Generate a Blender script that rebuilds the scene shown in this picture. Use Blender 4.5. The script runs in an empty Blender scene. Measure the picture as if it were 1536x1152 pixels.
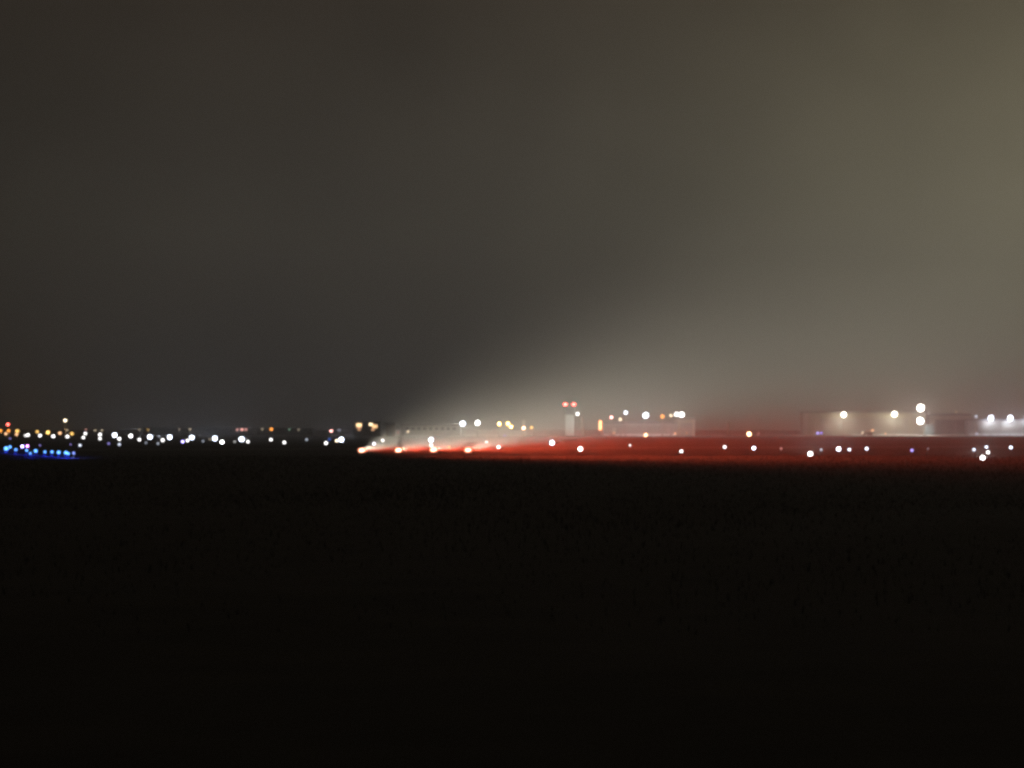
import bpy, bmesh, math, random
from mathutils import Vector, Matrix
random.seed(7)
S = bpy.context.scene
COL = S.collection
R = math.radians

# ------------------------------------------------------------------ camera
CAM_H = 3.0          # eye height on the field's edge, metres
F = 4356.0           # focal length in photo pixels (about 20 degrees across)
CX, HORIZON = 768.0, 644.0
cam = bpy.data.cameras.new('camera')
cam_o = bpy.data.objects.new('camera', cam)
COL.objects.link(cam_o)
cam_o.location = (0, 0, CAM_H)
cam_o.rotation_euler = (R(90), 0, 0)
cam.sensor_width = 36.0
cam.lens = 36.0 * F / 1536.0
cam.shift_y = (HORIZON - 576.0) / 1536.0
cam.clip_start, cam.clip_end = 0.5, 30000
S.camera = cam_o

def at(px, py, Y):
    return Vector(((px - CX) / F * Y, Y, CAM_H - (py - HORIZON) / F * Y))

def gx(px, Y):
    return (px - CX) / F * Y

# ------------------------------------------------------------------ helpers
def new_mat(name):
    m = bpy.data.materials.new(name)
    m.use_nodes = True
    return m, m.node_tree.nodes, m.node_tree.links

def surf(name, col, rough=0.8, scale=1.0, vary=0.25, metal=0.0, bump=0.0):
    m, n, l = new_mat(name)
    b = n['Principled BSDF']
    b.inputs['Roughness'].default_value = rough
    b.inputs['Metallic'].default_value = metal
    tc = n.new('ShaderNodeTexCoord')
    nz = n.new('ShaderNodeTexNoise'); nz.inputs['Scale'].default_value = scale
    nz.inputs['Detail'].default_value = 5
    l.new(tc.outputs['Object'], nz.inputs['Vector'])
    rp = n.new('ShaderNodeValToRGB')
    rp.color_ramp.elements[0].position = 0.3; rp.color_ramp.elements[1].position = 0.7
    rp.color_ramp.elements[0].color = tuple(c * (1 - vary) for c in col) + (1,)
    rp.color_ramp.elements[1].color = tuple(min(1, c * (1 + vary)) for c in col) + (1,)
    l.new(nz.outputs['Fac'], rp.inputs['Fac'])
    l.new(rp.outputs['Color'], b.inputs['Base Color'])
    if bump:
        bp = n.new('ShaderNodeBump'); bp.inputs['Strength'].default_value = bump
        l.new(nz.outputs['Fac'], bp.inputs['Height']); l.new(bp.outputs['Normal'], b.inputs['Normal'])
    return m

_lamp = {}
def lamp_mat(col, strength):
    k = (col, round(strength, 3))
    if k not in _lamp:
        m, n, l = new_mat('lamp glass')
        n.remove(n['Principled BSDF'])
        em = n.new('ShaderNodeEmission')
        em.inputs['Color'].default_value = col + (1,)
        em.inputs['Strength'].default_value = strength
        l.new(em.outputs[0], n['Material Output'].inputs['Surface'])
        _lamp[k] = m
    return _lamp[k]

def bx(bm, x0, x1, y0, y1, z0, z1):
    v = [bm.verts.new(p) for p in ((x0,y0,z0),(x1,y0,z0),(x1,y1,z0),(x0,y1,z0),(x0,y0,z1),(x1,y0,z1),(x1,y1,z1),(x0,y1,z1))]
    for f in ((3,2,1,0),(4,5,6,7),(0,1,5,4),(1,2,6,5),(2,3,7,6),(3,0,4,7)):
        bm.faces.new([v[i] for i in f])

def cyl(bm, x, y, z0, z1, r0, r1=None, seg=10):
    r1 = r0 if r1 is None else r1
    a = [bm.verts.new((x + r0*math.cos(2*math.pi*i/seg), y + r0*math.sin(2*math.pi*i/seg), z0)) for i in range(seg)]
    b = [bm.verts.new((x + r1*math.cos(2*math.pi*i/seg), y + r1*math.sin(2*math.pi*i/seg), z1)) for i in range(seg)]
    for i in range(seg):
        j = (i+1) % seg
        bm.faces.new((a[i], a[j], b[j], b[i]))
    bm.faces.new(a[::-1]); bm.faces.new(b)

def ball(bm, x, y, z, rx, ry, rz, u=12, v=8):
    bmesh.ops.create_uvsphere(bm, u_segments=u, v_segments=v, radius=1.0,
        matrix=Matrix.Translation((x, y, z)) @ Matrix.Diagonal((rx, ry, rz, 1)))

def obj(name, bm, mat, parent=None, smooth=False):
    me = bpy.data.meshes.new(name)
    bmesh.ops.recalc_face_normals(bm, faces=bm.faces)
    bm.to_mesh(me); bm.free()
    if smooth:
        for p in me.polygons: p.use_smooth = True
    me.materials.append(mat)
    o = bpy.data.objects.new(name, me); COL.objects.link(o)
    if parent: o.parent = parent
    return o

def thing(name, label, cat, loc, group=None, rz=0.0):
    o = bpy.data.objects.new(name, None); COL.objects.link(o)
    o.location = loc; o.rotation_euler = (0, 0, rz); o.empty_display_size = 0.3
    o['label'] = label; o['category'] = cat
    if group: o['group'] = group
    return o

def struct(name, bm, mat):
    o = obj(name, bm, mat); o['kind'] = 'structure'
    return o

def B(): return bmesh.new()

# ------------------------------------------------------------------ materials
M_grass = surf('field grass', (0.020, 0.020, 0.013), 0.95, 0.35, 0.45)
M_blade = surf('grass blades', (0.027, 0.026, 0.017), 0.9, 3.0, 0.3)
M_asphalt = surf('asphalt', (0.055, 0.053, 0.05), 0.85, 0.6, 0.2)
M_concrete = surf('apron concrete', (0.30, 0.28, 0.25), 0.8, 0.15, 0.15)
M_paint = surf('marking paint', (0.7, 0.7, 0.66), 0.6, 1.5, 0.12)
M_steel = surf('galvanised steel', (0.30, 0.30, 0.29), 0.5, 4.0, 0.15, 0.6)
M_housing = surf('painted housing', (0.55, 0.28, 0.05), 0.5, 3.0, 0.15)
M_wall = surf('pale wall sheet', (0.30, 0.29, 0.26), 0.7, 0.25, 0.12)
M_lit_strip = surf('white lit strip', (0.62, 0.66, 0.62), 0.7, 0.4, 0.1)  # near-white so the hangars' base strips look floodlit
M_wall_g = surf('greenish wall sheet', (0.30, 0.29, 0.21), 0.7, 0.25, 0.12)
M_wall_d = surf('dark wall', (0.09, 0.085, 0.08), 0.8, 0.3, 0.2)
M_wall_b = surf('brown brick wall', (0.20, 0.13, 0.09), 0.85, 1.0, 0.25)
M_tower = surf('tower render', (0.30, 0.34, 0.31), 0.7, 0.4, 0.1)
M_teal = surf('teal painted steel', (0.08, 0.14, 0.15), 0.5, 0.6, 0.12)
M_roof = surf('dark roof sheet', (0.10, 0.10, 0.10), 0.6, 0.3, 0.2)
M_door = surf('hangar door sheet', (0.24, 0.235, 0.20), 0.55, 0.3, 0.12)
M_trim = surf('pale trim', (0.4, 0.37, 0.31), 0.6, 1.0, 0.1)
M_tyre = surf('black rubber', (0.02, 0.02, 0.02), 0.9, 3.0, 0.2)
M_truck = surf('cream truck paint', (0.62, 0.52, 0.42), 0.4, 1.0, 0.08)
m, n, l = new_mat('dark window glass'); M_glass = m
b = n['Principled BSDF']; b.inputs['Base Color'].default_value = (0.03, 0.035, 0.04, 1); b.inputs['Roughness'].default_value = 0.12

# ------------------------------------------------------------------ world: dim light-polluted night sky
w = bpy.data.worlds.new('World'); S.world = w; w.use_nodes = True
wn, wl = w.node_tree.nodes, w.node_tree.links
bg = wn['Background']
tc = wn.new('ShaderNodeTexCoord'); sp = wn.new('ShaderNodeSeparateXYZ')
wl.new(tc.outputs['Generated'], sp.inputs[0])
rp = wn.new('ShaderNodeValToRGB')
e = rp.color_ramp.elements
e[0].position = 0.0; e[0].color = (0.0175, 0.0165, 0.0150, 1)
e[1].position = 0.17; e[1].color = (0.035, 0.0265, 0.019, 1)
e2 = rp.color_ramp.elements.new(0.065); e2.color = (0.052, 0.047, 0.0370, 1)
wl.new(sp.outputs['Z'], rp.inputs['Fac'])
# broad yellowish glow put into the sky for unseen light off to the right
dv = wn.new('ShaderNodeVectorMath'); dv.operation = 'DIVIDE'
sb = wn.new('ShaderNodeVectorMath'); sb.operation = 'SUBTRACT'
wl.new(tc.outputs['Generated'], sb.inputs[0]); sb.inputs[1].default_value = (0.20, 0.96, 0.075)
wl.new(sb.outputs[0], dv.inputs[0]); dv.inputs[1].default_value = (0.13, 10.0, 0.10)
dt = wn.new('ShaderNodeVectorMath'); dt.operation = 'DOT_PRODUCT'
wl.new(dv.outputs[0], dt.inputs[0]); wl.new(dv.outputs[0], dt.inputs[1])
ex = wn.new('ShaderNodeMath'); ex.operation = 'MULTIPLY'; ex.inputs[1].default_value = -1.0
wl.new(dt.outputs['Value'], ex.inputs[0])
gp = wn.new('ShaderNodeMath'); gp.operation = 'EXPONENT'; wl.new(ex.outputs[0], gp.inputs[0])
# keep the added glow to the half of the sky ahead
fr = wn.new('ShaderNodeMapRange'); wl.new(sp.outputs['Y'], fr.inputs['Value'])
fr.inputs['From Min'].default_value = 0.2; fr.inputs['From Max'].default_value = 0.8
gm = wn.new('ShaderNodeMath'); gm.operation = 'MULTIPLY'
wl.new(gp.outputs[0], gm.inputs[0]); wl.new(fr.outputs['Result'], gm.inputs[1])
gc = wn.new('ShaderNodeVectorMath'); gc.operation = 'SCALE'; gc.inputs[0].default_value = (0.106, 0.0945, 0.056)
wl.new(gm.outputs[0], gc.inputs['Scale'])
sm = wn.new('ShaderNodeVectorMath'); sm.operation = 'ADD'
lf = wn.new('ShaderNodeMapRange'); wl.new(sp.outputs['X'], lf.inputs['Value'])      # sky colour darkened towards the left
lf.inputs['From Min'].default_value = -0.19; lf.inputs['From Max'].default_value = 0.03
lf.inputs['To Min'].default_value = 0.62; lf.inputs['To Max'].default_value = 1.0
bs = wn.new('ShaderNodeVectorMath'); bs.operation = 'SCALE'
wl.new(rp.outputs['Color'], bs.inputs[0]); wl.new(lf.outputs['Result'], bs.inputs['Scale'])
wl.new(bs.outputs[0], sm.inputs[0]); wl.new(gc.outputs[0], sm.inputs[1])
# faint mottling of the low cloud
cn = wn.new('ShaderNodeTexNoise'); cn.inputs['Scale'].default_value = 13.0; cn.inputs['Detail'].default_value = 4.0
wl.new(tc.outputs['Generated'], cn.inputs['Vector'])
cm = wn.new('ShaderNodeMapRange'); wl.new(cn.outputs['Fac'], cm.inputs['Value'])
cm.inputs['From Min'].default_value = 0.3; cm.inputs['From Max'].default_value = 0.7
cm.inputs['To Min'].default_value = 0.86; cm.inputs['To Max'].default_value = 1.12
cs = wn.new('ShaderNodeVectorMath'); cs.operation = 'SCALE'
wl.new(sm.outputs[0], cs.inputs[0]); wl.new(cm.outputs['Result'], cs.inputs['Scale'])
wl.new(cs.outputs[0], bg.inputs['Color'])
bg.inputs['Strength'].default_value = 0.95

# ------------------------------------------------------------------ ground, runway, apron
def sheet(name, pts, z, mat):
    bm = B()
    bm.faces.new([bm.verts.new((x, y, z)) for x, y in pts])
    return struct(name, bm, mat)

bm = B()   # one sheet to the horizon, a little uneven near the camera
NX, NY = 60, 90
rows = []
for j in range(NY + 1):
    yy = -60 + 12000 * (j / NY) ** 3
    row = []
    for i in range(NX + 1):
        u = (i / NX - 0.5) * 2
        xx = math.copysign(abs(u) ** 2.2, u) * 6000
        zz = 0.0
        if 10 < yy < 190:
            zz = 0.10 * math.sin(xx * 0.21 + yy * 0.11) * math.sin(yy * 0.07 + 1.3)
        row.append(bm.verts.new((xx, yy, zz - 0.02)))
    rows.append(row)
for j in range(NY):
    for i in range(NX):
        bm.faces.new((rows[j][i], rows[j][i+1], rows[j+1][i+1], rows[j+1][i]))
struct('ground', bm, M_grass)

AZ = R(62)          # runway heading, measured right of the line of sight
def strip(x0, y0, L, W, z, mat, name):
    d = Vector((math.sin(AZ), math.cos(AZ))); nrm = Vector((-d.y, d.x))
    p = Vector((x0, y0))
    pts = [p - d*L*0.5 - nrm*W/2, p + d*L - nrm*W/2, p + d*L + nrm*W/2, p - d*L*0.5 + nrm*W/2]
    return sheet(name, [(q.x, q.y) for q in pts], z, mat)
strip(20, 470, 1100, 30, 0.004, M_asphalt, 'runway')
strip(40, 620, 1300, 16, 0.004, M_asphalt, 'taxiway')
sheet('apron', [(-120, 1330), (420, 1250), (420, 1720), (-120, 1720)], 0.004, M_concrete)
# runway edge paint
bm = B()
d = Vector((math.sin(AZ), math.cos(AZ))); nr = Vector((-d.y, d.x))
for s in (-14, 14):
    for k in range(-10, 30):
        p = Vector((20, 470)) + nr*s + d*(k*30)
        q = [p - nr*.45, p + d*24 - nr*.45, p + d*24 + nr*.45, p + nr*.45]
        bm.faces.new([bm.verts.new((v.x, v.y, 0.008)) for v in q])
struct('runway_marking', bm, M_paint)

# rough grass on the dark field in front of the runway: nobody could count it
bm = B()
for k in range(40000):
    t = random.random()
    Y = 42 + 280 * t ** 0.8 if k < 22000 else random.uniform(110, 335)
    X = random.uniform(-0.2, 0.2) * Y + random.uniform(-2, 2)
    h = random.uniform(0.05, 0.14) * (1.5 if random.random() < 0.06 else 1.0)
    wd = 0.012 + 0.00012 * Y
    a = random.uniform(0, math.pi); lx, ly = random.uniform(-.4, .4)*h, random.uniform(-.4, .4)*h
    ca, sa = math.cos(a)*wd, math.sin(a)*wd
    v0 = bm.verts.new((X-ca, Y-sa, -0.12)); v1 = bm.verts.new((X+ca, Y+sa, -0.12))
    v2 = bm.verts.new((X+lx*.5+ca*.6, Y+ly*.5+sa*.6, h*.6)); v3 = bm.verts.new((X+lx, Y+ly, h))
    bm.faces.new((v0, v1, v2)); bm.faces.new((v0, v2, v3))
go = obj('grass', bm, M_blade); go['kind'] = 'stuff'
go['label'] = 'dark rough grass covering the field in front of the runway'; go['category'] = 'grass'

# ------------------------------------------------------------------ lamps
WHITE = (1.0, 0.97, 0.95); COOL = (0.78, 0.84, 1.0); WARM = (1.0, 0.80, 0.55); YELL = (1.0, 0.58, 0.15)
ORANGE = (1.0, 0.34, 0.05); RED = (1.0, 0.10, 0.08); BLUE = (0.07, 0.20, 1.0); VIO = (0.42, 0.36, 1.0)
PINK = (1.0, 0.45, 0.40); PEACH = (1.0, 0.55, 0.28); MAG = (0.75, 0.25, 0.9)

_glow = {}
def glow(parent, loc, col, watts, mode='up'):
    """the light the lamp sends into the air: 'up' is shielded from the ground, 'down' is a floodlight tilted down"""
    key = (col, round(watts), mode)
    if key not in _glow:
        ld = bpy.data.lights.new('lamp_light', 'SPOT' if mode in ('down', 'front') else 'POINT')
        ld.energy = watts; ld.color = col; ld.shadow_soft_size = 0.1
        if mode in ('down', 'front'):
            ld.spot_size = R(160); ld.spot_blend = 1.0
        else:
            ld.use_nodes = True
            n, l = ld.node_tree.nodes, ld.node_tree.links
            g = n.new('ShaderNodeNewGeometry'); sx = n.new('ShaderNodeSeparateXYZ')
            l.new(g.outputs['Incoming'], sx.inputs[0])
            q = n.new('ShaderNodeMapRange'); q.interpolation_type = 'SMOOTHSTEP'
            l.new(sx.outputs['Z'], q.inputs['Value'])
            q.inputs['From Min'].default_value, q.inputs['From Max'].default_value = (-0.06, -0.35) if mode == 'low' else (-0.03, 0.10)
            l.new(q.outputs['Result'], n['Emission'].inputs['Strength'])
        _glow[key] = ld
    lo = bpy.data.objects.new('light_source', _glow[key]); COL.objects.link(lo)
    lo.location = loc; lo.parent = parent
    if mode == 'front': lo.rotation_euler = (R(-68), 0, 0)
    if mode == 'down': lo.rotation_euler = (R(48), 0, 0)
    return lo

def vis(col, st):
    """radiance of the lamp's own glass"""
    if st < 30: return st
    if min(col) < 0.4: return 2.4 if st < 150 else 4.0
    return 2.4 if st < 90 else (4.5 if st < 180 else 14.0)

GLOW = 9.0
def ground_light(px, py, size, col, st, label, group, Y=None, name='ground_light', cat='light'):
    """low elevated lamp: base plate, stem, lens dome"""
    Yd = (CAM_H - 0.45) * F / max(py - HORIZON, 0.5)
    Y = Y or min(Yd, 900)
    p = at(px, py, Y)
    r = size / F * Y / 2 * (1.08 if st >= 180 else random.uniform(0.80, 1.0))
    t = thing(name, label, cat, (p.x, p.y, 0), group)
    zb = max(p.z - r * 0.8, 0.12)
    bm = B(); cyl(bm, 0, 0, 0, 0.05, max(0.16, r*0.6)); obj('base_plate', bm, M_roof, t)
    bm = B(); cyl(bm, 0, 0, 0.05, zb, 0.035, 0.03, 8); cyl(bm, 0, 0, zb, zb + 0.05, r*0.55, r*0.75, 10)
    obj('stem', bm, M_tyre, t)
    bm = B(); ball(bm, 0, 0, p.z + 0.03, r, r, r); obj('lens', bm, lamp_mat((0.12, 0.38, 1.0) if col == BLUE and st > 30 else col, vis(col, st)), t, True)
    if st >= 180 or (st >= 12 and min(col) < 0.4): glow(t, (0, -r - 0.15, p.z + 0.03), (0.02, 0.04, 1.0) if col == BLUE else col, st * GLOW * (0.25 if min(col) < 0.4 else 1.6), 'low' if min(col) < 0.4 else 'up')
    return t

def pole_lamp(px, py, size, col, st, label, group, Y=1000, name='lamp_post', cat='lamp post'):
    p = at(px, py, Y); r = size / F * Y / 2
    t = thing(name, label, cat, (p.x, p.y, 0), group)
    bm = B(); cyl(bm, 0, 0.3, 0, p.z + r*.8, 0.10, 0.06, 8)
    bx(bm, -0.04, 0.04, -0.1, 0.3, p.z + r*.8, p.z + r*.8 + 0.08); obj('pole', bm, M_steel, t)
    bm = B(); cyl(bm, 0, -0.2, p.z + r*.75, p.z + r*1.05, r*0.9, r*0.35, 10); obj('lamp_cap', bm, M_steel, t)
    bm = B(); ball(bm, 0, -0.2, p.z, r, r, r*.95); obj('lamp_glass', bm, lamp_mat(col, vis(col, st)), t, True)
    if st >= 12: glow(t, (0, -0.2 - r - 0.15, p.z), col, st * GLOW)
    return t

def flood_mast(px, heads, label, group, Y, name='floodlight_mast'):
    """heads: (dx px, py, size px, colour, strength)"""
    top = max(at(px, h[1], Y).z for h in heads)
    t = thing(name, label, 'floodlight', (gx(px, Y), Y, 0), group)
    bm = B(); cyl(bm, 0, 0.6, 0, 0.6, 0.45, 0.4, 10); obj('foundation', bm, M_concrete, t)
    bm = B(); cyl(bm, 0, 0.6, 0.6, top + 0.6, 0.22, 0.12, 10); obj('pole', bm, M_steel, t)
    for dx, py, size, col, st in heads:
        p = at(px, py, Y); r = size / F * Y / 2; ox = dx / F * Y
        bm = B(); bx(bm, min(0, ox) - .1, max(0, ox) + .1, 0.35, 0.55, p.z - 0.1, p.z + 0.1)
        bx(bm, ox - r*1.05, ox + r*1.05, 0.05, 0.35, p.z - r*.7, p.z + r*.9)
        obj('lamp_housing', bm, M_steel, t)
        bm = B(); ball(bm, ox, 0.0, p.z, r, r*.55, r); obj('floodlight', bm, lamp_mat(col, vis(col, st)), t, True)
        glow(t, (ox, -r*.55 - 0.2, p.z), col, st * GLOW * (20.0 if Y > 1400 else 7.0), 'front')
        glow(t, (ox, 1.0, p.z - r*.9), col, st * GLOW * 2.4, 'down')
    return t

K = 0.60   # the lamps' lens as a share of the glare spot seen in the photograph

G_blue = 'blue taxiway lights at the left edge'
blue = [
 (9.3,673.3,9,BLUE,260,'largest cyan-blue ground light at the left end of the blue row'),
 (15,671,7,BLUE,150,'blue ground light just above and right of the largest cyan-blue one'),
 (23.7,675,7,BLUE,140,'third blue ground light from the left photo edge, standing alone in the row'),
 (40,676,6.5,BLUE,150,'blue ground light directly below the magenta one'),
 (45.4,680.6,6,BLUE,130,'lowest blue ground light in the left half of the blue row'),
 (53.5,677,7,BLUE,190,'bright blue ground light right of the lowest one in the left half of the row'),
 (67.4,678.4,6.5,BLUE,160,'sixth blue ground light from the right end of the blue row'),
 (78,678.4,6.5,BLUE,160,'blue ground light at the middle of the even right-hand run, fifth from its right end'),
 (88,679.2,7,BLUE,180,'fourth blue ground light from the right end of the blue row'),
 (98.7,679.7,7,BLUE,190,'left one of the two touching blue ground lights near the right end of the row'),
 (102.3,681,6.5,BLUE,170,'right one of the two touching blue ground lights near the right end of the row'),
 (110.5,680,6.5,(0.25,0.35,1.0),140,'pale blue ground light at the right end of the blue row'),
 (33.5,670,6,VIO,26,'pale violet ground light above the blue row, left of the magenta one'),
 (41,669.6,6,MAG,18,'magenta ground light above the blue row'),
 (60,668.4,4.5,VIO,1.2,'faint violet ground light above the middle of the blue row'),
 (106,667,4.5,VIO,1.0,'faint violet ground light above the right end of the blue row'),
 (15,658,4.5,VIO,0.9,'faint violet light between the orange lamps and the left end of the blue row'),
]
for x, y, s, c, st, lb in blue:
    ground_light(x, y, s*K, c, st, lb, G_blue, name='taxiway_light')

G_or = 'orange and yellow lamps at the far left'
orange = [
 (1,646,8,ORANGE,120,'orange lamp cut by the left photo edge'),
 (12,636.5,6,RED,14,'small red lamp standing above the orange lamps near the left edge'),
 (13,646,8,ORANGE,130,'orange lamp below the small red lamp, upper one of a touching pair'),
 (9,650.5,7,PEACH,70,'pale orange lamp tucked under the orange lamp below the red one'),
 (26,646.5,9,YELL,120,'yellow lamp right of the red lamp, above a whitish lamp'),
 (25,651.5,7,PEACH,80,'whitish orange lamp directly under a yellow lamp near the left edge'),
 (56,647.5,7,YELL,80,'yellow orange lamp between two white lights, left of the biggest yellow lamp'),
 (72,648.5,9,YELL,170,'biggest yellow lamp of the orange row'),
 (90,649.6,8,PEACH,80,'pale peach lamp right of the biggest yellow lamp'),
 (98,630.6,6.5,WARM,8,'cream lamp standing alone high above the orange row'),
 (108,650.4,8,YELL,110,'yellow lamp at the right end of the orange row'),
 (407,643.8,8,ORANGE,120,'solitary orange lamp above a white light in the left half'),
 (497,646.4,6.5,PINK,6,'small pinkish red lamp left of the touching pair of white lights'),
]
for x, y, s, c, st, lb in orange:
    pole_lamp(x, y, s*K, c, st, lb, G_or, Y=1000)

G_w = 'white lights in the long left row'
white_left = [
 (42,652.6,8,WHITE,110,'white light between the first two pairs of yellow lamps at the far left'),
 (38,653.5,5,WHITE,2.5,'dim white light touching the left side of the leftmost bright white one'),
 (60,653.5,7,WHITE,110,'white light close under a yellow orange lamp, left of the biggest yellow lamp'),
 (80,654.6,7.5,WHITE,110,'white light below and right of the biggest yellow lamp'),
 (101,655,8,WHITE,140,'white light left of and below the last yellow lamp'),
 (101,645,4.5,WARM,0.7,'faint grey light above the white light beside the last yellow lamp'),
 (128,650.6,7.5,WHITE,120,'upper white light of the first stacked white pair right of the yellow lamps'),
 (125,656.5,7.5,WHITE,120,'lower white light of the first stacked white pair right of the yellow lamps'),
 (129,644,5,PINK,0.5,'faint pinkish light above the first stacked white pair'),
 (143,645.5,5,WARM,0.55,'left faint grey light above the second stacked white pair'),
 (153,645.5,5,WARM,0.6,'right faint grey light above the second stacked white pair'),
 (150,652,7.5,WHITE,110,'upper white light of the second stacked white pair'),
 (150,658,7.5,WHITE,110,'lower white light of the second stacked white pair'),
 (172,653,9,COOL,300,'big bright white light right of the second stacked white pair'),
 (179,658.6,7.5,WHITE,100,'white light below and right of the big light next to the second stacked pair'),
 (196,654.3,6.5,WHITE,14,'greyish white light alone between two bright white ones'),
 (209,659.7,7.5,WHITE,100,'white light right of and below the greyish one standing alone'),
 (209,644,4.5,WARM,0.5,'faint yellowish light high above a white light, left of the faint star-like one'),
 (222,644.5,5,YELL,0.6,'faint yellowish star-like light above a big bright white light'),
 (225,655.5,9,COOL,320,'big bright white light under the faint yellowish star-like light'),
 (239,655,5,COOL,0.8,'faint bluish light between two big bright white lights'),
 (244,660.4,7.5,WHITE,100,'white light low between two big bright lights, under the faint bluish one'),
 (254.5,656,9,COOL,260,'big bright white light right of the low white light under the faint bluish one'),
 (281.3,661,8,WHITE,130,'lower left light of a touching bright white pair beside a violet light'),
 (287.7,656.5,9,COOL,300,'upper right light of a touching bright white pair beside a violet light'),
 (274,662.8,6,VIO,9,'violet light left of a touching bright white pair'),
 (285,644,5,WARM,0.7,'faint grey light high above the bright pair beside the violet light'),
 (269,644,4.5,WARM,0.4,'very faint grey light high up, left of the one above the touching bright pair'),
 (304.6,662,5,COOL,0.6,'faint grey light between the touching bright pair and the next big white light'),
 (322.4,658,9.5,COOL,330,'big bright white light next right of the touching bright pair'),
 (315,659.4,4.5,WARM,0.5,'faint grey light touching the left of a big bright white light'),
 (333,663.3,7,WHITE,22,'greyish white light below and right of a big bright light'),
 (356,644.5,5.5,PINK,0.9,'left pinkish light of three in a short line above the brightest white light'),
 (363,644.2,5.5,PINK,2.2,'middle pinkish light of three in a short line, the clearest of them'),
 (369,644.2,5.5,PINK,1.0,'right pinkish light of three in a short line above the brightest white light'),
 (362.5,659,10,COOL,420,'brightest white light of the left row, under three pinkish lights'),
 (352,662.8,5,WHITE,0.8,'faint grey light low on the left of the brightest white light'),
 (371.8,662.8,7.5,WHITE,110,'white light low on the right of the brightest white light'),
 (393.5,643.8,5,WARM,0.5,'faint grey light left of the solitary orange lamp'),
 (406.5,659.7,7.5,WHITE,100,'white light directly below the solitary orange lamp'),
 (426.5,664,8,WHITE,120,'white light low and right of the one below the orange lamp'),
 (434,644,4.5,(0.5,0.9,0.6),0.35,'faint greenish light right of the solitary orange lamp'),
 (448,644.5,4.5,WARM,0.4,'faint grey light halfway between the orange lamp and the pinkish red lamp'),
 (460,659.7,5.5,COOL,0.9,'grey light standing alone left of the white light near the pinkish red lamp'),
 (489,665,8,WHITE,130,'white light low under the pinkish red lamp'),
 (494,659.4,5,BLUE,0.9,'faint bluish light just above the white light under the pinkish red lamp'),
 (505,661.4,7.5,WARM,120,'warm white left one of a touching pair just left of the red beams'),
 (512,659.7,9.5,COOL,330,'bright white right one of a touching pair just left of the red beams'),
 (509,645,4.5,COOL,0.6,'faint grey light above the touching pair left of the red beams'),
 (163,665.7,5,VIO,1.0,'faint violet light on the dark grass left of a greyish one below the row'),
 (179,667,5.5,COOL,1.8,'greyish light on the grass straight below a white light of the row'),
 (219,664.5,5,COOL,0.5,'faint light low on the grass left of another faint one'),
 (237,665.7,5.5,COOL,0.8,'faint light low on the grass under the faint bluish one'),
 (120,668.4,6,COOL,3.0,'grey white light just above and right of the end of the blue row'),
]
for x, y, s, c, st, lb in white_left:
    if y < 648.5: pole_lamp(x, y, s*K*1.2, c, st, lb, 'faint lamps along the horizon on the left', Y=1050)
    else: ground_light(x, y, s*K*(1.15 if st < 30 else 1), c, st, lb, G_w)

G_r = 'runway lights among and right of the red beams'
right = [
 (561,666,7.5,(0.85,0.8,1.0),90,'violet white light above the gap between the first two red-beam lamps'),
 (574,660.8,6.5,WHITE,100,'small white light up and right of the violet white one'),
 (646.5,660,8.5,COOL,190,'bright white light high above the third red-beam lamp'),
 (647,668.5,7,WHITE,120,'white light squeezed between a bright light and the third red-beam lamp'),
 (674,671.8,5.5,PEACH,50,'small peach light between the third and fourth red-beam lamps'),
 (729.7,663.3,6.5,WHITE,80,'white light right of and above the fourth red-beam lamp'),
 (747.8,671,7.5,WHITE,110,'white light in the red glow first right of the fourth red-beam lamp'),
 (828,664.5,9,COOL,260,'bright white light in the red glow left of the tower'),
 (870.5,673.8,8.5,WHITE,200,'white light in the red glow right below the tower'),
 (945,668.4,6.5,WHITE,60,'smaller white light in the red glow under the middle hangar'),
 (1022,677.5,8,WHITE,150,'white light low in the red glow under the right end of the middle hangar'),
 (1087,671,7.5,WHITE,130,'white light below the lone pale post right of the middle hangar'),
 (1130.6,672.6,6.5,COOL,14,'bluish grey light under the peach light between the hangars'),
 (1171.7,673.3,6,PINK,0.8,'faint pinkish light midway between the two hangars'),
 (1215.4,681.4,9,WHITE,260,'bright white light low beneath the left end of the long right hangar'),
 (1231.8,675,5.5,COOL,1.5,'dim grey light just up and right of a bright low white one'),
 (1258,674,8,COOL,190,'white light with a bluish fringe below the first hangar floodlight'),
 (1274,675,6,COOL,4.0,'grey light close right of the white light with the bluish fringe'),
 (1300,673.5,6.5,COOL,4.5,'grey light below the parked truck'),
 (1368,676,6.5,VIO,2.2,'violet grey light alone below the double floodlight mast'),
 (1392,673.5,4.5,COOL,0.3,'very faint light right of the violet grey one'),
 (1461,675,6.5,COOL,2.5,'grey light left of the cluster of three at the right edge'),
 (1479.6,671,6,COOL,5.0,'grey light on top of a stacked pair near the right edge'),
 (1482,679,7.5,WHITE,120,'white light under the grey one in the stacked pair near the right edge'),
 (1474,687.4,9,WHITE,280,'lowest bright white light near the right edge'),
 (1516.3,671.7,6.5,COOL,6.0,'bluish grey light nearest the right photo edge'),
]
for x, y, s, c, st, lb in right:
    ground_light(x, y, s*K*(1.15 if st < 30 else 1), c, st, lb, G_r, name='runway_light')

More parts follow.
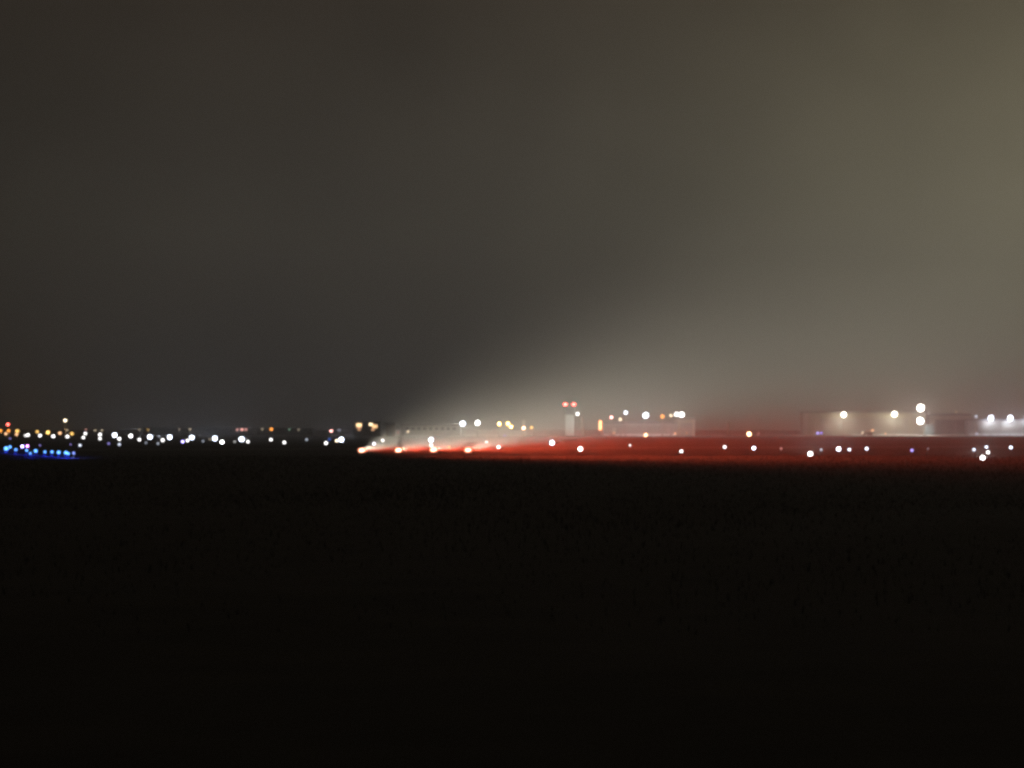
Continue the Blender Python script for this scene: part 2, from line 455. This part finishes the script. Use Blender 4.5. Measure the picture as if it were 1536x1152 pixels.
G_a = 'small lamps along the apron'
apron = [
 (968.6,652.6,7,PEACH,9,'peach lamp on the ground line below the middle hangar'),
 (1123.5,651.3,8,PEACH,22,'peach lamp alone between the two hangars'),
 (1137.5,651,5,PINK,0.4,'very faint pinkish lamp right of the peach one between the hangars'),
 (1012.6,650.4,5,PEACH,2.2,'small cream lamp under the lit right end of the middle hangar'),
 (1030,650,4.5,PEACH,0.8,'faint cream lamp under the right corner of the middle hangar'),
 (921,649.5,5,PEACH,1.0,'faint lamp under the pale block of the middle hangar'),
 (1226.5,649.8,6,VIO,2.4,'left one of two touching violet lamps at the foot of the right hangar'),
 (1232,649.6,6,(0.3,0.25,1.0),2.0,'right one of two touching violet lamps at the foot of the right hangar'),
 (1328,650.8,4.5,PEACH,1.6,'small cream lamp on the ground right of the parked truck'),
 (1465,650.8,6,COOL,0.9,'grey lamp on the ground at the left end of the far right building'),
 (612,647.5,6,WARM,1.6,'faint cream lamp in front of the long grey building'),
 (597,648.7,5,PINK,0.7,'faint pinkish lamp at the left end of the long grey building'),
 (757,654,6,VIO,0.8,'faint violet lamp above the white light right of the red-beam lamps'),
]
for x, y, s, c, st, lb in apron:
    ground_light(x, y, s*K*1.15, c, st, lb, G_a, Y=1250, name='apron_lamp', cat='lamp')

# ------------------------------------------------------------------ floodlights in the middle and on the right
G_f = 'floodlight masts round the hangars'
def fm(px, py, s, c, st, lb, Y=1300):
    flood_mast(px, [(0, py, s*K, c, st)], lb, G_f, Y)
fm(694,635.4,11,COOL,200,'left mast of the bright white pair standing over the long grey building')
fm(716.5,634.4,10.5,WHITE,180,'right mast of the bright white pair standing over the long grey building')
fm(749,635.7,6.5,YELL,26,'pale yellow lamp mast, leftmost of three yellow ones left of the tower')
fm(762,635.4,6.5,YELL,26,'pale yellow lamp mast, middle of three yellow ones left of the tower')
fm(766.6,640,6,YELL,26,'pale yellow lamp mast, lowest of three yellow ones left of the tower')
fm(785.6,642,6,PEACH,14,'short mast with a peach lamp just left of the amber one')
fm(797.4,641.3,7,YELL,60,'short mast with an amber lamp left of the tower')
fm(866.3,620.8,7.5,WHITE,160,'white lamp mast beside the right shoulder of the tower', 1290)
fm(917,626,6.5,PINK,7,'mast with a small pink lamp over the left end of the middle hangar')
fm(930.5,629,7,WARM,45,'lower white lamp mast just left of a taller one on the middle hangar')
fm(938.7,619,9,COOL,130,'taller white lamp mast right of the lower one by the middle hangar')
fm(968.6,623,12,(0.85,0.88,1.0),330,'brightest bluish white floodlight mast, over the centre of the middle hangar')
fm(993.7,624.7,9.5,ORANGE,60,'orange floodlight mast over the middle hangar')
fm(1006.4,623.3,7,WARM,50,'small warm white mast between the orange one and the white pair')
fm(1015,621.3,10,WHITE,160,'left one of the touching white masts over the right end of the middle hangar')
fm(1022.5,622,11,WHITE,200,'right one of the touching white masts over the right end of the middle hangar')
fm(1265.7,622,12.5,(1.0,0.93,0.78),230,'warm white mast in front of the left part of the long right hangar', 1490)
fm(1341.7,621.3,12.5,(1.0,0.93,0.74),230,'warm white mast in front of the right part of the long right hangar', 1490)
flood_mast(1381, [(0,612,17*K,(1.0,0.95,0.85),330), (-0.6,631.5,16*K,(1.0,0.96,0.88),330)],
           'tallest mast with two big floodlights one above the other', G_f, 1460)
fm(1486.4,627,11.5,COOL,181,'left bright mast in front of the far right building', 1505)
fm(1515.5,627,11.5,COOL,190,'right bright mast in front of the far right building', 1505)
fm(1540,625,9,COOL,130,'mast cut by the right photo edge, only its glare in view', 1505)
pole_lamp(1434,618,5*K*1.2,WARM,0.6,'faint lamp on a tall post above the right hangars', G_a, Y=1560)
pole_lamp(1464,624.4,6*K*1.2,COOL,1.2,'grey lamp on a post at the left corner of the far right building', G_a, Y=1490)

# ------------------------------------------------------------------ buildings
def hangar(name, label, cat, x0, x1, ytop, Y, depth, wall, doors=5, group=None, door_m=M_door, rise=1.2, windows=0):
    X0, X1 = gx(x0, Y), gx(x1, Y); H = at(0, ytop, Y).z
    cxm = (X0 + X1) / 2; W = (X1 - X0) / 2
    t = thing(name, label, cat, (cxm, Y, 0), group)
    bm = B(); bx(bm, -W, W, 0, depth, 0, H - 0.6)
    n_r = int(2 * W / 1.2)
    for i in range(n_r + 1):                          # ribs of the wall sheet
        x = -W + 2 * W * i / n_r
        bx(bm, x - .08, x + .08, -0.1, -0.003, 0.1, H - 0.7)
    obj('wall', bm, wall, t)
    bm = B()
    vs = []
    for yy in (-0.6, depth + 0.6):
        vs.append([bm.verts.new(p) for p in ((-W-.5, yy, H-.6), (W+.5, yy, H-.6), (W+.5, yy, H), (0, yy, H + rise*0.35), (-W-.5, yy, H))])
    bm.faces.new(vs[0]); bm.faces.new(vs[1][::-1])
    for i in range(5):
        j = (i+1) % 5; bm.faces.new((vs[0][i], vs[0][j], vs[1][j], vs[1][i]))
    obj('roof', bm, M_roof, t)
    if doors:
        span = 2 * W * 0.72; dw = span / doors
        for i in range(doors):
            x = -span/2 + i * dw
            bm = B(); bx(bm, x + .05, x + dw - .05, -0.32 - .1*(i % 2), -0.12, 0.05, H * 0.72)
            for k in range(1, 4):
                bx(bm, x + .2, x + dw - .2, -0.38 - .1*(i % 2), -0.33 - .1*(i % 2), H*.72*k/4 - .06, H*.72*k/4 + .06)
            obj('hangar_door', bm, door_m, t)
    for i in range(windows):
        x = -W * .9 + 1.8 * W * (i + .5) / windows
        f = B(); bx(f, x - 1.0, x + 1.0, -0.2, -0.11, H*.45, H*.45 + 1.6); fo = obj('window', f, M_trim, t)
        g = B(); bx(g, x - .85, x + .85, -0.24, -0.203, H*.45 + .15, H*.45 + 1.45); obj('pane', g, M_glass, fo)
    return t, W, H

G_h = 'hangars and sheds along the apron'
t, W, H = hangar('hangar', 'long pale flat-topped hangar on the right behind two warm floodlights', 'hangar', 1204, 1388, 617.5, 1500, 12, M_wall_g, 7, G_h)
bm = B(); bx(bm, -W-.05, -W+2.6, -0.9, -0.12, 0, H-.62); obj('door_post', bm, M_trim, t)
bm = B(); bx(bm, -W*.2, W, -1.0, -0.55, 0, 0.5); obj('base_lit_strip', bm, M_lit_strip, t)  # added strip, coloured bright for the floodlit line at the wall's foot
hangar('hangar', 'set-back hangar behind the double floodlight mast, with a dark lower front', 'hangar', 1394, 1456, 621, 1600, 12, M_wall_g, 3, G_h, M_wall_d)  # dark door colour stands in for shadow on the lower front
t, W, H = hangar('hangar', 'far right hangar cut by the photo edge with a bright base strip', 'hangar', 1452, 1570, 629, 1510, 12, M_wall, 5, G_h)
bm = B(); bx(bm, -W, W, -1.0, -0.55, 0, 0.7); obj('base_lit_strip', bm, M_lit_strip, t)  # added pale strip in place of light along the base
t, W, H = hangar('hangar', 'middle hangar with a row of floodlights along its roof', 'hangar', 905, 1016, 633, 1330, 40, M_wall, 5, G_h)
bm = B(); bx(bm, -W, W, -1.0, -0.55, 0, 0.9); obj('base_lit_strip', bm, M_lit_strip, t)  # base light put into an added white strip
bm = B(); bx(bm, -W+3.2, -W+5.8, -2.4, -1.2, 0, 3.9); obj('porch', bm, M_trim, t)
t, W, H = hangar('shed', 'yellowish lit shed joined to the right end of the middle hangar', 'shed', 1016.6, 1042, 627, 1328, 30, M_wall_g, 2, G_h)
bm = B(); bx(bm, W-1.0, W+.05, -0.9, -0.12, 0, H-.65); obj('door_post', bm, M_trim, t)
hangar('terminal_building', 'long faint grey building left of the tower under the white glow', 'building', 602, 690, 636, 1420, 30, M_wall, 0, None, rise=.4, windows=9)
t, W, H = hangar('cabin', 'small brown boxy cabin right of the building with lit windows', 'cabin', 579, 592, 634.5, 1250, 8, M_wall_b, 0, None, rise=.3)
bm = B(); bx(bm, -.5, .5, -.2, -.11, 0, 2.1); obj('door', bm, M_wall_d, t)
hangar('kiosk', 'small teal cabin at the foot of the double floodlight mast', 'cabin', 1388.5, 1402, 636, 1470, 6, M_teal, 1, None, M_teal, rise=.2)
hangar('low_building', 'long dark low building on the left horizon behind the white row', 'building', 215, 372, 641, 1500, 20, M_wall_d, 0, None, rise=.3, windows=12)
hangar('low_building', 'short dark low building on the left horizon around the orange lamp', 'building', 386, 468, 642, 1500, 20, M_wall_d, 0, None, rise=.3, windows=6)

# building with the warm lit windows
t, W, H = hangar('office_building', 'dark building with two warm lit window groups', 'building', 530, 571, 632.5, 1260, 14, M_wall_d, 0, None, rise=.5)
def lit(px0, px1, py0, py1, st, col):
    Y = 1260; a = at(px0, py1, Y); c = at(px1, py0, Y); ox = t.location.x
    f = B(); bx(f, a.x-ox-.12, c.x-ox+.12, -.16, -.11, a.z-.12, c.z+.12); fo = obj('window', f, M_trim, t)
    g = B(); bx(g, a.x-ox, c.x-ox, -.2, -.163, a.z, c.z); obj('lit_pane', g, lamp_mat(col, st), fo)
lit(534.5,542.5,635,640.5,2.6,(1.0,.66,.34)); lit(536.5,541,641,646,.8,(1.0,.5,.26))
lit(553.5,559,633.5,638.5,3.0,(1.0,.74,.45)); lit(558.5,566,637,642,1.9,(1.0,.6,.28)); lit(557,562,642.5,646,.9,(1.0,.5,.26))

# control tower with two red obstruction lights
Y = 1300; X0, X1 = gx(848, Y), gx(861.4, Y); Wt = (X1 - X0)/2; zc = at(0, 622, Y).z; zr = at(0, 610, Y).z
t = thing('control_tower', 'pale control tower with two red lights on its roof', 'tower', ((X0+X1)/2, Y, 0))
bm = B(); bx(bm, -Wt, Wt, 0, 4, 0, zc); obj('shaft', bm, M_tower, t)
bm = B()
a = [bm.verts.new((sx*(Wt+.1), 2+sy*2.1, zc+.004)) for sx, sy in ((-1,-1),(1,-1),(1,1),(-1,1))]
c = [bm.verts.new((sx*(Wt+.6), 2+sy*2.6, zr-.4)) for sx, sy in ((-1,-1),(1,-1),(1,1),(-1,1))]
for i in range(4): bm.faces.new((a[i], a[(i+1)%4], c[(i+1)%4], c[i]))
bm.faces.new(a[::-1]); bm.faces.new(c); obj('cab', bm, M_glass, t)
bm = B(); bx(bm, -Wt-.8, Wt+.8, -.8, 4.8, zr-.395, zr); rf = obj('roof', bm, M_wall_d, t)
for px, s in ((848,6.5),(860.5,6)):
    p = at(px, 606.6, Y); r = s*K/F*Y/2*1.1
    bm = B(); cyl(bm, p.x - t.location.x, 0, zr, p.z - r*.8, .06); obj('mast', bm, M_steel, rf)
    bm = B(); ball(bm, p.x - t.location.x, 0, p.z, r*1.25, r, r); obj('red_light', bm, lamp_mat(RED, 14), t, True)

# pale posts and a lit orange column
def post(px, y0, y1, Y, wpx, mat, label, name='post', cat='post'):
    p = at(px, y0, Y); wv = wpx/F*Y/2
    t = thing(name, label, cat, (p.x, Y, 0))
    bm = B(); bx(bm, -wv, wv, -wv, wv, 0.3, p.z); obj('column', bm, mat, t)
    bm = B(); bx(bm, -wv*1.4, wv*1.4, -wv*1.4, wv*1.4, 0, .3); obj('footing', bm, M_concrete, t)
    bm = B(); bx(bm, -wv*1.15, wv*1.15, -wv*1.15, wv*1.15, p.z, p.z+.15); obj('cap', bm, M_steel, t)
    return t
post(873.6,627,642,1290,3.6,M_trim,'slim pale post right of the tower under the white lamp')
post(785.6,631,640,1320,4.5,M_trim,'pale grey post behind the peach lamp left of the tower')
post(1092,632,648,1300,3.0,M_trim,'lone pale post between the middle hangar and the long right hangar')
post(1464,635,648,1480,4.0,M_trim,'grey post under the grey lamp at the far right building')
t = post(900.4,629,647,1300,3.4,M_steel,'upright orange glowing light column at the left end of the middle hangar','light_column','light column')
p0, p1 = at(900.4,645,1300), at(900.4,631,1300)
bm = B(); bx(bm, -.62, .62, -.75, -.6, p0.z, p1.z); obj('lit_panel', bm, lamp_mat((1.0,.42,.16), 4.0), t)

# parked truck by the long hangar
Y = 1470; p = at(1302, 650, Y); L = 16/F*Y
t = thing('parked_truck', 'pale parked truck with its lamps on before the long right hangar', 'truck', (p.x, Y, 0))
bm = B(); bx(bm, -L*.42, L*.46, 0, 2.2, .75, 1.05); obj('chassis', bm, M_roof, t)
bm = B(); bx(bm, -L*.2, L*.46, .02, 2.18, 1.055, 2.9); obj('cargo_box', bm, M_truck, t)
bm = B()
pr = [(-L*.5,.6),(-L*.5,1.5),(-L*.44,2.4),(-L*.23,2.4),(-L*.23,.6)]
a = [bm.verts.new((x, .05, z)) for x, z in pr]; c = [bm.verts.new((x, 2.15, z)) for x, z in pr]
bm.faces.new(a); bm.faces.new(c[::-1])
for i in range(5): bm.faces.new((a[i], a[(i+1)%5], c[(i+1)%5], c[i]))
cab = obj('cab', bm, M_truck, t)
bm = B(); bx(bm, -L*.42, -L*.3, .02, .047, 1.5, 2.2); obj('side_window', bm, M_glass, cab)
for wx in (-L*.36, L*.1, L*.34):
    for wy in (.0, 2.0):
        bm = B(); bmesh.ops.create_cone(bm, cap_ends=True, segments=14, radius1=.5, radius2=.5, depth=.3,
            matrix=Matrix.Translation((wx, wy + .1, .5)) @ Matrix.Rotation(R(90), 4, 'X')); obj('wheel', bm, M_tyre, t)
bm = B(); ball(bm, -L*.5, .1, 1.3, .55, .3, .5); obj('headlight', bm, lamp_mat(WARM, 1.6), t, True)
bm = B(); ball(bm, L*.44, .0, 2.5, .8, .3, .45); obj('work_light', bm, lamp_mat(PEACH, 1.9), t, True)

# ------------------------------------------------------------------ the four slope lights and their beams
BEAM = dict(az0=R(9.5), az1=R(20.0), az2=R(40), az3=R(75))
def beam_nodes(ld):
    """white upper sector, red lower sector, cut off at the sides: what the filter and lens of such a lamp do"""
    ld.use_nodes = True
    n, l = ld.node_tree.nodes, ld.node_tree.links
    em = n['Emission']
    g = n.new('ShaderNodeNewGeometry')
    s = n.new('ShaderNodeSeparateXYZ'); l.new(g.outputs['Incoming'], s.inputs[0])
    def mth(op, a, b_=None):
        q = n.new('ShaderNodeMath'); q.operation = op
        for i, v in enumerate((a, b_)):
            if v is None: continue
            if isinstance(v, (int, float)): q.inputs[i].default_value = v
            else: l.new(v, q.inputs[i])
        return q.outputs[0]
    def ss(v, a, b_, lo=0.0, hi=1.0):
        q = n.new('ShaderNodeMapRange'); q.interpolation_type = 'SMOOTHSTEP'
        l.new(v, q.inputs['Value'])
        q.inputs['From Min'].default_value = a; q.inputs['From Max'].default_value = b_
        q.inputs['To Min'].default_value = lo; q.inputs['To Max'].default_value = hi
        return q.outputs['Result']
    az = mth('ARCTAN2', s.outputs['X'], mth('MULTIPLY', s.outputs['Y'], -1.0))
    el = s.outputs['Z']
    side = ss(az, BEAM['az2'], BEAM['az3'], 1.0, 0.0)
    Hr = mth('MULTIPLY', ss(az, R(7), R(29)), side)
    Hw = mth('MULTIPLY', ss(az, R(13), R(36)), side)
    Wt = mth('MULTIPLY', Hw, mth('MULTIPLY', ss(el, R(1.5), R(6.2)), ss(el, R(3.5), R(24.0), 1.0, 0.0)))
    Rd = mth('MULTIPLY', Hr, mth('MULTIPLY', ss(el, R(-1.6), R(1.0)), ss(el, R(2.0), R(4.4), 1.0, 0.0)))
    wc = n.new('ShaderNodeMix'); wc.data_type = 'RGBA'
    wc.inputs['A'].default_value = (0, 0, 0, 1); wc.inputs['B'].default_value = (1.2, 1.08, 0.86, 1)
    l.new(Wt, wc.inputs['Factor'])
    rc = n.new('ShaderNodeMix'); rc.data_type = 'RGBA'
    rc.inputs['A'].default_value = (0, 0, 0, 1); rc.inputs['B'].default_value = (0.98, 0.088, 0.034, 1)
    l.new(Rd, rc.inputs['Factor'])
    ad = n.new('ShaderNodeVectorMath'); ad.operation = 'ADD'
    l.new(wc.outputs['Result'], ad.inputs[0]); l.new(rc.outputs['Result'], ad.inputs[1])
    l.new(ad.outputs[0], em.inputs['Color'])

AXIS = Vector((math.sin(R(32)), -math.cos(R(32)), 0.03)).normalized()
papi_lb = ['leftmost of the four slope lights, where the red beams begin',
           'second slope light from the left, standing clear in the red beams',
           'third slope light, directly below two stacked white lights',
           'rightmost of the four slope lights in the red beams']
for (px, py), lb in zip(((542.4,675.5),(597.4,675.2),(650,674.6),(701.8,675)), papi_lb):
    Yp = 348.0; p = at(px, py, Yp)
    t = thing('slope_light', lb, 'slope light', (p.x, Yp, 0), 'slope lights with red and white beams', R(-2))
    bm = B(); bx(bm, -.55, .55, .1, 1.4, p.z-.28, p.z+.26); bmesh.ops.bevel(bm, geom=bm.edges[:], offset=.05, segments=2, affect='EDGES')
    hs = obj('housing', bm, M_housing, t)
    bm = B(); bx(bm, -.6, .6, -.12, .095, p.z+.27, p.z+.31); obj('hood', bm, M_housing, hs)
    bm = B(); ball(bm, 0, .06, p.z, .36, .1, .24); obj('lens', bm, lamp_mat((1.0,.42,.28), 5), t, True)
    for lx in (-.4, .4):
        for ly in (.25, 1.25):
            bm = B(); cyl(bm, lx, ly, 0, p.z-.285, .04); obj('leg', bm, M_steel, t)
    ld = bpy.data.lights.new('slope_beam', 'SPOT')
    ld.energy = 5.0e5; ld.spot_size = R(150); ld.spot_blend = 0.2; ld.shadow_soft_size = 0.12
    beam_nodes(ld)
    lo = bpy.data.objects.new('beam', ld); COL.objects.link(lo)
    lo.location = (0, -.35, p.z); lo.parent = t
    lo.rotation_euler = AXIS.to_track_quat('-Z', 'Y').to_euler()

# ------------------------------------------------------------------ haze
bm = B(); bx(bm, -1500, 1500, -80, 2300, -1.02, 140)
m, n, l = new_mat('night haze')
n.remove(n['Principled BSDF'])
pv = n.new('ShaderNodeVolumePrincipled')
pv.inputs['Color'].default_value = (0.95, 0.94, 0.92, 1)
pv.inputs['Density'].default_value = 0.0003
pv.inputs['Anisotropy'].default_value = 0.6
l.new(pv.outputs['Volume'], n['Material Output'].inputs['Volume'])
hz = obj('haze', bm, m); hz['kind'] = 'stuff'; hz['label'] = 'thin night haze hanging over the whole airfield'; hz['category'] = 'haze'
hz.display_type = 'WIRE'

# ------------------------------------------------------------------ render settings
S.render.engine = 'CYCLES'
S.view_settings.view_transform = 'Standard'; S.view_settings.look = 'None'
S.view_settings.exposure = 0.0; S.view_settings.gamma = 1.0
S.render.dither_intensity = 2.0
c = S.cycles
c.use_denoising = True
c.filter_width = 3.2
c.max_bounces = 4; c.volume_bounces = 1; c.diffuse_bounces = 2; c.glossy_bounces = 1
c.sample_clamp_indirect = 5.0
c.use_light_tree = True
c.use_adaptive_sampling = False
